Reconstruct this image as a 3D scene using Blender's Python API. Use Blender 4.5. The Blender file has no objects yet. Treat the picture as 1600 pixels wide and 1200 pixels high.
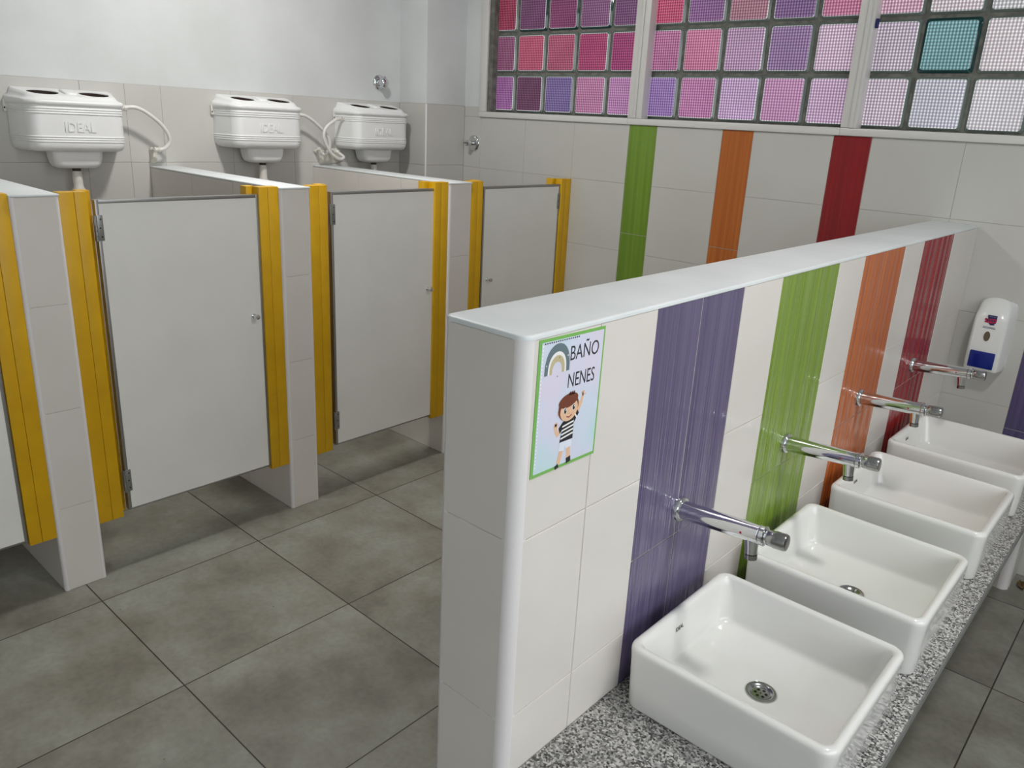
import bpy, bmesh, math, random
from mathutils import Vector, Matrix
random.seed(7)
S = bpy.context.scene
COL = S.collection
PI = math.pi

# ------------------------------------------------------------------ measures
XP, XJ, XD = -.1414, -.150, -.160          # divider fronts, jamb fronts, door fronts
HP, HJ, HD, ZJ, ZD = 1.376, 1.379, 1.351, .213, .227
XL, XR, YE, HS, YW, XC = 1.713, 1.884, -.013, 1.371, 2.681, -1.244
XCOL, YCOL, ZT = -1.007, 2.369, 1.737
CEIL = 2.95
ZC = .561                                   # counter top


# ------------------------------------------------------------------ materials
def lin(c):
    return tuple(((x / 255) / 12.92 if x / 255 <= .04045 else ((x / 255 + .055) / 1.055) ** 2.4) for x in c) + (1.,)


def mat(name, rgb, rough=.5, metal=0., coat=0., spec=.5):
    m = bpy.data.materials.new(name); m.use_nodes = True
    b = m.node_tree.nodes['Principled BSDF']
    b.inputs['Base Color'].default_value = lin(rgb)
    b.inputs['Roughness'].default_value = rough
    b.inputs['Metallic'].default_value = metal
    b.inputs['Coat Weight'].default_value = coat
    b.inputs['Specular IOR Level'].default_value = spec
    return m


def nodes(m):
    nt = m.node_tree
    return nt, nt.nodes, nt.links, nt.nodes['Principled BSDF']


def mottled(name, a, b, scale=6., rough=.5, detail=6., bump=0., bscale=40., coat=0., spread=(.35, .65), spec=.5):
    """procedural colour that drifts between a and b, optional fine bump"""
    m = mat(name, a, rough, 0, coat, spec); nt, N, L, P = nodes(m)
    tc = N.new('ShaderNodeTexCoord')
    n = N.new('ShaderNodeTexNoise'); n.inputs['Scale'].default_value = scale; n.inputs['Detail'].default_value = detail
    L.new(tc.outputs['Object'], n.inputs['Vector'])
    r = N.new('ShaderNodeValToRGB'); r.color_ramp.elements[0].color = lin(a); r.color_ramp.elements[1].color = lin(b)
    r.color_ramp.elements[0].position = spread[0]; r.color_ramp.elements[1].position = spread[1]
    L.new(n.outputs['Fac'], r.inputs['Fac']); L.new(r.outputs['Color'], P.inputs['Base Color'])
    if bump:
        n2 = N.new('ShaderNodeTexNoise'); n2.inputs['Scale'].default_value = bscale; n2.inputs['Detail'].default_value = 3
        L.new(tc.outputs['Object'], n2.inputs['Vector'])
        bp = N.new('ShaderNodeBump'); bp.inputs['Strength'].default_value = bump; bp.inputs['Distance'].default_value = .004
        L.new(n2.outputs['Fac'], bp.inputs['Height']); L.new(bp.outputs['Normal'], P.inputs['Normal'])
    return m


M = {}
M['plaster'] = mottled('white_plaster', (215, 218, 218), (206, 209, 208), 3, .8, bump=.12, bscale=60, spec=.2)
M['tile'] = mottled('white_wall_tile', (224, 219, 213), (217, 212, 205), 2.5, .2, spec=.45)
M['wtile'] = mottled('satin_wall_tile', (199, 198, 193), (193, 192, 186), 2.5, .33, spec=.4)
M['grout'] = mottled('tile_grout', (206, 200, 190), (176, 168, 156), 9, .85)
M['wgrout'] = mottled('wall_grout', (178, 173, 163), (160, 154, 143), 9, .85)
M['cap'] = mottled('white_painted_cap', (222, 226, 226), (212, 217, 217), 5, .45, bump=.05)
M['trim'] = mat('white_plastic_trim', (226, 223, 222), .55, 0, 0, .3)
M['laminate'] = mottled('white_laminate', (236, 235, 230), (231, 230, 225), 4, .42)
M['yellow'] = mottled('yellow_painted_wood', (216, 168, 0), (206, 157, 0), 7, .42)
M['seam'] = mat('dark_seam', (70, 50, 12), .8)
M['alu'] = mat('brushed_aluminium', (158, 158, 156), .38, .85)
M['steel'] = mat('hinge_steel', (150, 152, 150), .4, .8)
M['chrome'] = mat('chrome', (222, 224, 226), .06, 1.)
M['chrome_dull'] = mat('dull_chrome', (170, 171, 170), .2, 1.)
M['ceramic'] = mat('white_ceramic', (231, 231, 227), .12, 0, .6)
M['plastic'] = mat('white_cistern_plastic', (232, 233, 232), .32)
M['oldplastic'] = mat('aged_white_plastic', (214, 211, 203), .4)
M['hose'] = mat('white_hose', (224, 222, 217), .35)
M['brown'] = mat('dark_brown_inside', (46, 32, 24), .8)
M['rubber'] = mat('dark_rubber', (50, 48, 42), .6)
M['black'] = mat('black_hole', (18, 18, 18), .9)
M['frame'] = mat('white_window_frame', (214, 213, 209), .35)
M['mortar'] = mottled('grey_mortar', (122, 122, 114), (92, 93, 88), 30, .8)
M['putty'] = mottled('cream_filler', (212, 209, 198), (198, 194, 181), 30, .9, bump=.4, bscale=90)
M['soapwhite'] = mat('white_abs', (232, 233, 230), .22, 0, .3)
M['blue'] = mat('cobalt_blue_plastic', (10, 34, 122), .18)
M['smoked'] = mat('brown_smoked_window', (104, 92, 76), .25)
M['navy'] = mat('navy_print', (32, 34, 84), .5)
M['crimson'] = mat('crimson_print', (170, 40, 72), .5)
M['greyprint'] = mat('grey_print', (110, 122, 140), .5)
M['logo'] = mat('dark_grey_print', (62, 60, 60), .5)
M['leaf'] = mottled('dry_leaf', (112, 92, 52), (70, 56, 30), 60, .8)
M['tape'] = mat('blue_tape', (24, 26, 96), .5)
M['concrete'] = mottled('raw_concrete_edge', (126, 128, 124), (112, 114, 110), 20, .7)


def colour_tile(name, a, b, rough=.1):
    """glazed tile whose glaze varies in fine vertical streaks"""
    m = mat(name, a, rough, 0, .35); nt, N, L, P = nodes(m)
    tc = N.new('ShaderNodeTexCoord'); mp = N.new('ShaderNodeMapping')
    mp.inputs['Scale'].default_value = (70, 70, 1.2)
    n = N.new('ShaderNodeTexNoise'); n.inputs['Scale'].default_value = 1.; n.inputs['Detail'].default_value = 3
    L.new(tc.outputs['Object'], mp.inputs['Vector']); L.new(mp.outputs['Vector'], n.inputs['Vector'])
    r = N.new('ShaderNodeValToRGB'); r.color_ramp.elements[0].color = lin(a); r.color_ramp.elements[1].color = lin(b)
    r.color_ramp.elements[0].position = .38; r.color_ramp.elements[1].position = .62
    L.new(n.outputs['Fac'], r.inputs['Fac']); L.new(r.outputs['Color'], P.inputs['Base Color'])
    return m


M['purple'] = colour_tile('purple_glazed_tile', (106, 97, 128), (94, 85, 116))
M['green'] = colour_tile('green_glazed_tile', (128, 156, 62), (112, 140, 46))
M['orange'] = colour_tile('orange_glazed_tile', (188, 102, 46), (168, 82, 30))
M['red'] = colour_tile('red_glazed_tile', (150, 24, 30), (130, 12, 20))
M['green_wall'] = colour_tile('green_satin_tile', (112, 146, 42), (98, 132, 32), .4)
M['orange_wall'] = colour_tile('orange_satin_tile', (186, 104, 36), (170, 90, 26), .4)
M['red_wall'] = colour_tile('red_satin_tile', (140, 12, 20), (126, 8, 16), .4)
M['purple_wall'] = colour_tile('purple_satin_tile', (92, 82, 120), (80, 70, 108), .4)


def floor_material():
    m = mat('concrete_look_floor_tile', (140, 138, 128), .42, spec=.4); nt, N, L, P = nodes(m)
    tc = N.new('ShaderNodeTexCoord'); sx = N.new('ShaderNodeSeparateXYZ'); L.new(tc.outputs['Object'], sx.inputs[0])

    def mth(op, a, b=None, c=None):
        n = N.new('ShaderNodeMath'); n.operation = op
        for i, v in enumerate((a, b, c)):
            if v is None: continue
            if isinstance(v, (int, float)): n.inputs[i].default_value = v
            else: L.new(v, n.inputs[i])
        return n.outputs[0]
    ds = []; ids = []
    for o in (sx.outputs['X'], sx.outputs['Y']):
        q = mth('DIVIDE', o, .6)
        q = mth('ADD', q, .5)
        f = mth('FRACT', q)
        ds.append(mth('ABSOLUTE', mth('SUBTRACT', f, .5)))
        ids.append(mth('FLOOR', mth('DIVIDE', o, .6)))
    d = mth('MINIMUM', ds[0], ds[1])
    joint = mth('LESS_THAN', d, .0021 / .6)
    cx = N.new('ShaderNodeCombineXYZ'); L.new(ids[0], cx.inputs[0]); L.new(ids[1], cx.inputs[1])
    wn = N.new('ShaderNodeTexWhiteNoise'); L.new(cx.outputs[0], wn.inputs['Vector'])
    # each tile has its own piece of cloudy print
    ad = N.new('ShaderNodeVectorMath'); ad.operation = 'ADD'
    sc = N.new('ShaderNodeVectorMath'); sc.operation = 'SCALE'; sc.inputs['Scale'].default_value = 9
    L.new(wn.outputs['Color'], sc.inputs[0]); L.new(tc.outputs['Object'], ad.inputs[0]); L.new(sc.outputs[0], ad.inputs[1])
    n1 = N.new('ShaderNodeTexNoise'); n1.inputs['Scale'].default_value = 3.2; n1.inputs['Detail'].default_value = 9; n1.inputs['Roughness'].default_value = .62
    L.new(ad.outputs[0], n1.inputs['Vector'])
    r = N.new('ShaderNodeValToRGB'); e = r.color_ramp.elements
    e[0].position = .32; e[0].color = lin((114, 111, 101)); e[1].position = .68; e[1].color = lin((153, 155, 145)); k = e.new(.5); k.color = lin((136, 134, 123))
    L.new(n1.outputs['Fac'], r.inputs['Fac'])
    n2 = N.new('ShaderNodeTexNoise'); n2.inputs['Scale'].default_value = 55; n2.inputs['Detail'].default_value = 5
    L.new(ad.outputs[0], n2.inputs['Vector'])
    r2 = N.new('ShaderNodeValToRGB'); e = r2.color_ramp.elements
    e[0].position = .3; e[0].color = (.8, .8, .8, 1); e[1].position = .6; e[1].color = (1, 1, 1, 1)
    L.new(n2.outputs['Fac'], r2.inputs['Fac'])
    mx = N.new('ShaderNodeMix'); mx.data_type = 'RGBA'; mx.blend_type = 'MULTIPLY'; mx.inputs['Factor'].default_value = .6
    L.new(r.outputs['Color'], mx.inputs['A']); L.new(r2.outputs['Color'], mx.inputs['B'])
    # scattered dark specks
    n3 = N.new('ShaderNodeTexVoronoi'); n3.inputs['Scale'].default_value = 9; L.new(ad.outputs[0], n3.inputs['Vector'])
    sp = mth('LESS_THAN', n3.outputs['Distance'], .022)
    mxs = N.new('ShaderNodeMix'); mxs.data_type = 'RGBA'; mxs.inputs['B'].default_value = lin((70, 66, 56))
    L.new(mth('MULTIPLY', sp, .7), mxs.inputs['Factor']); L.new(mx.outputs['Result'], mxs.inputs['A'])
    mj = N.new('ShaderNodeMix'); mj.data_type = 'RGBA'; mj.inputs['B'].default_value = lin((52, 47, 38))
    L.new(joint, mj.inputs['Factor']); L.new(mxs.outputs['Result'], mj.inputs['A'])
    L.new(mj.outputs['Result'], P.inputs['Base Color'])
    rg = mth('ADD', mth('MULTIPLY', n1.outputs['Fac'], .18), .36)
    L.new(rg, P.inputs['Roughness'])
    bp = N.new('ShaderNodeBump'); bp.inputs['Strength'].default_value = .6; bp.inputs['Distance'].default_value = .002; bp.invert = True
    L.new(joint, bp.inputs['Height']); L.new(bp.outputs['Normal'], P.inputs['Normal'])
    return m


def granite_material():
    m = mat('grey_granite', (140, 140, 138), .22, 0, .2); nt, N, L, P = nodes(m)
    tc = N.new('ShaderNodeTexCoord')
    v = N.new('ShaderNodeTexVoronoi'); v.inputs['Scale'].default_value = 240; L.new(tc.outputs['Object'], v.inputs['Vector'])
    n = N.new('ShaderNodeTexNoise'); n.inputs['Scale'].default_value = 210; n.inputs['Detail'].default_value = 4; L.new(tc.outputs['Object'], n.inputs['Vector'])
    a = N.new('ShaderNodeMix'); a.inputs['Factor'].default_value = .5
    sp = N.new('ShaderNodeSeparateColor'); L.new(v.outputs['Color'], sp.inputs[0])
    L.new(sp.outputs[0], a.inputs['A']); L.new(n.outputs['Fac'], a.inputs['B'])
    r = N.new('ShaderNodeValToRGB'); e = r.color_ramp.elements
    e[0].position = .24; e[0].color = lin((44, 44, 44)); e[1].position = .76; e[1].color = lin((206, 204, 200))
    k = e.new(.42); k.color = lin((112, 112, 110)); k = e.new(.56); k.color = lin((158, 157, 154))
    L.new(a.outputs['Result'], r.inputs['Fac']); L.new(r.outputs['Color'], P.inputs['Base Color'])
    return m


M['floor'] = floor_material(); M['granite'] = granite_material()


# ------------------------------------------------------------------ mesh building
class MB:
    def __init__(s): s.v = []; s.f = []; s.m = []; s.mats = []

    def mi(s, m):
        if m is None: return 0
        if m not in s.mats: s.mats.append(m)
        return s.mats.index(m)

    def add(s, vs, fs, m=None):
        o = len(s.v); k = s.mi(m)
        s.v += [tuple(v) for v in vs]
        for f in fs: s.f.append([o + i for i in f]); s.m.append(k)

    def bm_add(s, bm, m=None):
        bm.verts.ensure_lookup_table(); bm.verts.index_update()
        s.add([v.co[:] for v in bm.verts], [[v.index for v in f.verts] for f in bm.faces], m); bm.free()

    def box(s, x0, x1, y0, y1, z0, z1, m=None, bev=0., seg=2):
        bm = bmesh.new()
        bmesh.ops.create_cube(bm, size=1., matrix=Matrix.Translation(((x0 + x1) / 2, (y0 + y1) / 2, (z0 + z1) / 2)) @ Matrix.Diagonal((x1 - x0, y1 - y0, z1 - z0, 1)))
        if bev: bmesh.ops.bevel(bm, geom=bm.edges[:], offset=bev, segments=seg, profile=.5, affect='EDGES')
        s.bm_add(bm, m)

    def loft(s, rings, m=None, cap0=True, cap1=True, closed=True):
        n = len(rings[0]); vs = [p for r in rings for p in r]; fs = []
        for i in range(len(rings) - 1):
            for j in range(n if closed else n - 1):
                k = (j + 1) % n
                fs.append([i * n + j, i * n + k, (i + 1) * n + k, (i + 1) * n + j])
        if cap0: fs.append(list(range(n))[::-1])
        if cap1: fs.append([(len(rings) - 1) * n + j for j in range(n)])
        s.add(vs, fs, m)

    def lathe(s, prof, o, ax, m=None, seg=40, caps=True):
        """prof: (distance along the axis, radius)"""
        ax = Vector(ax).normalized(); t = Vector((0, 0, 1)) if abs(ax.z) < .9 else Vector((1, 0, 0))
        u = ax.cross(t).normalized(); w = ax.cross(u); o = Vector(o)
        rings = [[o + ax * d + (u * math.cos(2 * PI * k / seg) + w * math.sin(2 * PI * k / seg)) * r for k in range(seg)] for d, r in prof]
        s.loft(rings, m, caps, caps)

    def tube(s, pts, r, m=None, seg=14):
        P = [Vector(p) for p in pts]; rings = []; u = None
        for i, p in enumerate(P):
            t = (P[min(i + 1, len(P) - 1)] - P[max(i - 1, 0)]).normalized()
            if u is None: u = t.orthogonal().normalized()
            u = (u - t * u.dot(t)).normalized(); w = t.cross(u)
            rr = r[i] if isinstance(r, (list, tuple)) else r
            rings.append([p + (u * math.cos(2 * PI * k / seg) + w * math.sin(2 * PI * k / seg)) * rr for k in range(seg)])
        s.loft(rings, m)

    def tile(s, P0, U, V, Nn, w, h, m=None, gap=.001, ch=.0009, th=.006):
        """chamfered slab: face plane through P0, spanned by U*w and V*h"""
        P0, U, V, Nn = map(Vector, (P0, U, V, Nn))
        def ring(i, d): return [P0 + U * a + V * b + Nn * d for a, b in ((i, i), (w - i, i), (w - i, h - i), (i, h - i))]
        rg = [ring(gap, -th), ring(gap, -ch), ring(gap + ch, 0)]
        if (U.cross(V)).dot(Nn) < 0: rg = [r[::-1] for r in rg]
        s.loft(rg, m, False, True)

    def ridged(s, P0, U, V, Nn, w, h, m=None, gap=.0014, amp=.0008, pitch=.0105, th=.006):
        """tile with soft vertical waves (along V)"""
        P0, U, V, Nn = map(Vector, (P0, U, V, Nn))
        n = max(12, int(w / .0016)); us = [gap + (w - 2 * gap) * i / n for i in range(n + 1)]
        ph = random.random() * 6; hs = []
        for a in us:
            q = a / pitch * 2 * PI
            wv = math.sin(q + 1.3 * math.sin(q * .31 + ph) + ph) * (.55 + .45 * math.sin(q * .173 + ph * 2)) + .35 * math.sin(q * 2.13 + ph)
            hs.append(-.0002 + amp * wv)
        hs[0] = hs[-1] = -.0012
        rows = [[P0 + U * a + V * b + Nn * d for a, d in zip(us, hs)] for b in (gap, h - gap)]
        back = [[P0 + U * a + V * b + Nn * -th for a in us] for b in (gap, h - gap)]
        k = n + 1; vs = back[0] + rows[0] + rows[1] + back[1]; fs = []
        flip = (U.cross(V)).dot(Nn) < 0
        for r in range(3):
            for i in range(n):
                f = [r * k + i, r * k + i + 1, (r + 1) * k + i + 1, (r + 1) * k + i]
                fs.append(f[::-1] if flip else f)
        for i in (0, n):
            f = [0 * k + i, k + i, 2 * k + i, 3 * k + i]; fs.append(f if (i == 0) != flip else f[::-1])
        s.add(vs, fs, m)

    def poly(s, pts, d, m=None, th=.0002):
        """flat print: 2-D outline pts lifted by function d(p, lift)"""
        s.add([d(p) for p in pts], [list(range(len(pts)))], m)

    def build(s, name, m=None, parent=None, smooth=40, loc=None):
        me = bpy.data.meshes.new(name); me.from_pydata(s.v, [], s.f); me.validate(); me.update()
        ms = ([m] if m and not s.mats else []) + s.mats
        for k in ms: me.materials.append(k if not isinstance(k, str) else M[k])
        if s.mats:
            for p, k in zip(me.polygons, s.m): p.material_index = k
        if smooth:
            me.shade_smooth(); me.set_sharp_from_angle(angle=math.radians(smooth))
        o = bpy.data.objects.new(name, me); COL.objects.link(o)
        if parent: o.parent = parent
        if loc: o.location = loc
        return o


def one(name, m, parent, fn, smooth=40):
    b = MB(); fn(b); return b.build(name, M[m] if m else None, parent, smooth)


def tag(o, label=None, cat=None, group=None, kind=None):
    if label: o['label'] = label
    if cat: o['category'] = cat
    if group: o['group'] = group
    if kind: o['kind'] = kind
    return o


def root(name, loc, label, cat, group=None):
    e = bpy.data.objects.new(name, None); COL.objects.link(e); e.location = loc; e.empty_display_size = .05
    return tag(e, label, cat, group, 'thing')


def struct(o): o['kind'] = 'structure'; return o


def copy_tree(o, parent=None):
    c = o.copy(); COL.objects.link(c); c.parent = parent
    for ch in list(o.children): copy_tree(ch, c)
    return c


def text_mesh(body, size, name, m, parent, matrix, xs=1., extrude=0., bold=0.):
    cu = bpy.data.curves.new(name, 'FONT'); cu.body = body; cu.size = size; cu.extrude = extrude; cu.offset = bold
    cu.align_x = 'CENTER'; cu.align_y = 'CENTER'; cu.resolution_u = 4
    t = bpy.data.objects.new(name + '_tmp', cu); COL.objects.link(t)
    dg = bpy.context.evaluated_depsgraph_get(); dg.update()
    me = bpy.data.meshes.new_from_object(t.evaluated_get(dg)); bpy.data.objects.remove(t)
    me.name = name; me.transform(Matrix.Diagonal((xs, 1, 1, 1))); me.transform(matrix); me.materials.clear(); me.materials.append(M[m])
    o = bpy.data.objects.new(name, me); COL.objects.link(o); o.parent = parent
    return o


def rrect(w, d, r, n=8, k=4):
    """rounded rectangle outline, counter-clockwise, fixed count of points"""
    r = min(r, w / 2 - 1e-4, d / 2 - 1e-4); pts = []
    for ci, (sx, sy) in enumerate(((1, 1), (-1, 1), (-1, -1), (1, -1))):
        cx, cy = sx * (w / 2 - r), sy * (d / 2 - r)
        for i in range(n + 1):
            a = PI / 2 * ci + PI / 2 * i / n
            pts.append((cx + r * math.cos(a), cy + r * math.sin(a)))
        nx = ((-1, 1), (-1, -1), (1, -1), (1, 1))[ci]
        ex, ey = nx[0] * (w / 2 - r), nx[1] * (d / 2 - r)
        a = PI / 2 * (ci + 1); e = (ex + r * math.cos(a), ey + r * math.sin(a)); s0 = pts[-1]
        for i in range(1, k + 1): pts.append((s0[0] + (e[0] - s0[0]) * i / (k + 1), s0[1] + (e[1] - s0[1]) * i / (k + 1)))
    return pts


X_, Y_, Z_ = Vector((1, 0, 0)), Vector((0, 1, 0)), Vector((0, 0, 1))

# ------------------------------------------------------------------ room shell
b = MB(); b.box(-1.6, 4.4, -3.2, 3.2, -.1, 0); struct(b.build('floor', M['floor'], smooth=0))
b = MB(); b.box(-1.6, 4.4, -3.2, 3.2, CEIL, CEIL + .1); struct(b.build('ceiling', M['plaster'], smooth=0))

b = MB(); b.box(-1.6, 4.4, -3.3, -3.2, 0, CEIL); struct(b.build('added_wall_front', M['plaster'], smooth=0))  # unseen wall, added to keep daylight from entering behind the camera

b = MB(); b.box(4.4, 4.5, -3.3, 3.2, 0, 1.0); b.box(4.4, 4.5, -3.3, 3.2, 2.75, CEIL); b.box(4.4, 4.5, -3.3, -2.9, 1.0, 2.75); b.box(4.4, 4.5, 1.1, 3.2, 1.0, 2.75)
struct(b.build('added_wall_right', M['plaster'], smooth=0))  # unseen wall, added with an opening shaped to steer the daylight

# cistern wall
b = MB(); b.box(XC - .2, XC - .001, -3.2, 2.9, ZT, CEIL, 'plaster'); b.box(XC - .2, XC - .0017, -3.2, 2.9, 0, ZT, 'wgrout')
wl = struct(b.build('wall_left', smooth=0))
b = MB(); zz = [0, .36, .705, 1.049, 1.393, ZT]
ys = [-3.19 + .355 * k for k in range(9)] + [.222, .576, .766, .930, 1.280, 1.635, 1.990, YCOL]
for y, y1 in zip(ys, ys[1:]):
    for a, c in zip(zz, zz[1:]): b.tile((XC, y, a), Y_, Z_, X_, y1 - y, c - a, gap=.0008)
struct(b.build('tiling', M['wtile'], wl, 20))

# boxed corner between the cistern wall and the window wall
b = MB(); b.box(XC - .05, XCOL - .002, YCOL + .002, YW + .1, ZT, CEIL, 'plaster', .004); b.box(XC - .05, XCOL - .003, YCOL + .003, YW + .1, 0, ZT, 'wgrout')
wc = struct(b.build('wall_corner', smooth=30))
b = MB(); zz = [0, .35, .695, 1.045, 1.391, ZT]
for a, c in zip(zz, zz[1:]):
    b.tile((XCOL, YCOL + .006, a), Y_, Z_, X_, YW - YCOL - .006, c - a, gap=.0007)
    b.tile((XC, YCOL, a), X_, Z_, -Y_, XCOL - XC - .006, c - a, gap=.0007)
struct(b.build('tiling', M['wtile'], wc, 20))
b = MB(); b.lathe([(0, .006), (ZT, .006)], (XCOL - .005, YCOL + .005, 0), Z_, seg=16); struct(b.build('corner_trim', M['trim'], wc))

# window wall
ZS = 1.690
b = MB()
b.box(-1.3, 4.4, YW + .0017, YW + .25, 0, ZS, 'wgrout')
b.box(-1.3, -.86, YW + .001, YW + .25, ZT, CEIL, 'plaster'); b.box(-1.3, -.86, YW + .003, YW + .25, ZS, ZT, 'wgrout')
b.box(2.42, 4.4, YW + .001, YW + .25, ZS, CEIL, 'plaster'); b.box(-.86, 2.42, YW + .001, YW + .25, 2.60, CEIL, 'plaster')
wb = struct(b.build('wall_back', smooth=0))
xs = [XCOL, -.865, -.51, -.155, .203, .370, .7305, .889, 1.258, 1.42, 1.775, 2.135, 2.30, 2.655, 3.01, 3.365, 3.72, 4.1]
zz = [0, .33, .68, 1.03, 1.384, 1.680]; cz = [0, .06, .595, 1.129, 1.680]
stripes = {4: 'green', 6: 'orange', 8: 'red', 11: 'purple'}
b = MB(); st = {}
for i, (a, c) in enumerate(zip(xs, xs[1:])):
    if i in stripes:
        q = MB()
        for u, v in zip(cz, cz[1:]): q.ridged((a, YW, u), X_, Z_, -Y_, c - a, v - u, amp=.00025, pitch=.014)
        st[stripes[i]] = q
    else:
        for u, v in zip(zz, zz[1:]): b.tile((a, YW, u), X_, Z_, -Y_, c - a, v - u, gap=.0007)
b.tile((XCOL, YW, 1.680), X_, Z_, -Y_, -.880 - XCOL, ZT - 1.680, gap=.0007)
struct(b.build('tiling', M['wtile'], wb, 20))
for c, q in st.items(): struct(tag(q.build('tile_stripe', M[c + '_wall'], wb), '%s tile stripe on the window wall' % c))

# ------------------------------------------------------------------ glass block windows
ROWS = 4; PB = .2155; ZB = 1.711; XB = -.8605; PX = .2165; YP = YW + .05


def block_material(name, rgb, k=1.):
    """pressed glass block: daylight and bright crossed ribs painted into the emission"""
    m = mat(name, tuple(int(c * .6) for c in rgb), .3, 0, 0, .3); nt, N, L, P = nodes(m)
    tc = N.new('ShaderNodeTexCoord'); sx = N.new('ShaderNodeSeparateXYZ'); L.new(tc.outputs['Object'], sx.inputs[0])

    def mth(op, a, b=None):
        n = N.new('ShaderNodeMath'); n.operation = op
        for i, v in enumerate((a, b)):
            if v is None: continue
            if isinstance(v, (int, float)): n.inputs[i].default_value = v
            else: L.new(v, n.inputs[i])
        return n.outputs[0]
    wx = mth('ADD', mth('MULTIPLY', mth('SINE', mth('MULTIPLY', sx.outputs['X'], 2 * PI / .0125)), .5), .5)
    wz = mth('ADD', mth('MULTIPLY', mth('SINE', mth('MULTIPLY', sx.outputs['Z'], 2 * PI / .0125)), .5), .5)
    h = mth('ADD', mth('MULTIPLY', wx, .6), mth('MULTIPLY', wz, .4))
    bp = N.new('ShaderNodeBump'); bp.inputs['Strength'].default_value = .5; bp.inputs['Distance'].default_value = .003
    L.new(h, bp.inputs['Height']); L.new(bp.outputs['Normal'], P.inputs['Normal'])
    nz = N.new('ShaderNodeTexNoise'); nz.inputs['Scale'].default_value = 5; L.new(tc.outputs['Object'], nz.inputs['Vector'])
    ramp = N.new('ShaderNodeValToRGB'); e = ramp.color_ramp.elements
    gy = sum(rgb) / 3; rgb = tuple(c * .86 + gy * .14 for c in rgb)
    dark = tuple(max(0, c * .66 - 6) for c in rgb); light = tuple(min(255, c * 1.16 + 44) for c in rgb)
    e[0].position = .3; e[0].color = lin(dark); e[1].position = 1.; e[1].color = lin(light)
    L.new(h, ramp.inputs['Fac'])
    P.inputs['Emission Strength'].default_value = k * (.72 if min(rgb) > 150 else .60)
    mv = mth('ADD', mth('MULTIPLY', nz.outputs['Fac'], .5), .75)
    mm = N.new('ShaderNodeVectorMath'); mm.operation = 'SCALE'; L.new(ramp.outputs['Color'], mm.inputs[0]); L.new(mv, mm.inputs['Scale'])
    L.new(mm.outputs[0], P.inputs['Emission Color'])
    return m


M['blockedge'] = mat('clear_block_edge', (112, 122, 116), .22, 0, .4)
M['tealedge'] = mat('teal_block_edge', (14, 62, 62), .08, 0, .5)
M['rim_glint'] = block_material('painted_rim_glint', (196, 204, 208), 1.)  # painted glint: glowing band round each pane imitates light in the bevel
GRID = [  # per window, rows from the bottom
    [[(150, 88, 152), (98, 52, 84), (112, 92, 152), (186, 116, 160), (188, 124, 180)],
     [(140, 74, 112), (190, 76, 108), (176, 76, 108), (170, 56, 104), (158, 50, 108)],
     [(150, 44, 74), (106, 58, 98), (126, 54, 98), (130, 80, 124), (112, 64, 110)],
     [(150, 60, 96), (112, 60, 100), (136, 60, 106), (150, 66, 110), (130, 60, 110)]],
    [[(150, 114, 186), (196, 118, 170), (188, 150, 206), (214, 140, 192), (202, 158, 204)],
     [(186, 104, 154), (222, 114, 154), (186, 144, 184), (148, 114, 166), (204, 164, 198)],
     [(206, 64, 108), (136, 86, 146), (176, 116, 136), (124, 88, 144), (212, 112, 150)],
     [(176, 90, 130), (190, 100, 140), (170, 100, 150), (190, 110, 150), (200, 120, 160)]],
    [[(206, 176, 206), (196, 196, 222), (222, 214, 226), (214, 210, 222), (206, 204, 214)],
     [(184, 168, 190), (112, 164, 170), (224, 208, 218), (214, 204, 214), (206, 204, 214)],
     [(212, 150, 174), (216, 190, 204), (206, 206, 212), (206, 200, 210), (206, 204, 214)],
     [(200, 150, 180), (210, 190, 200), (206, 204, 214), (206, 204, 214), (206, 204, 214)]]]
cache = {}
frames = [(-.876, .192, -.822, .192), (.192, 1.283, .276, 1.283), (1.283, 2.42, 1.349, 2.36)]
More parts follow.
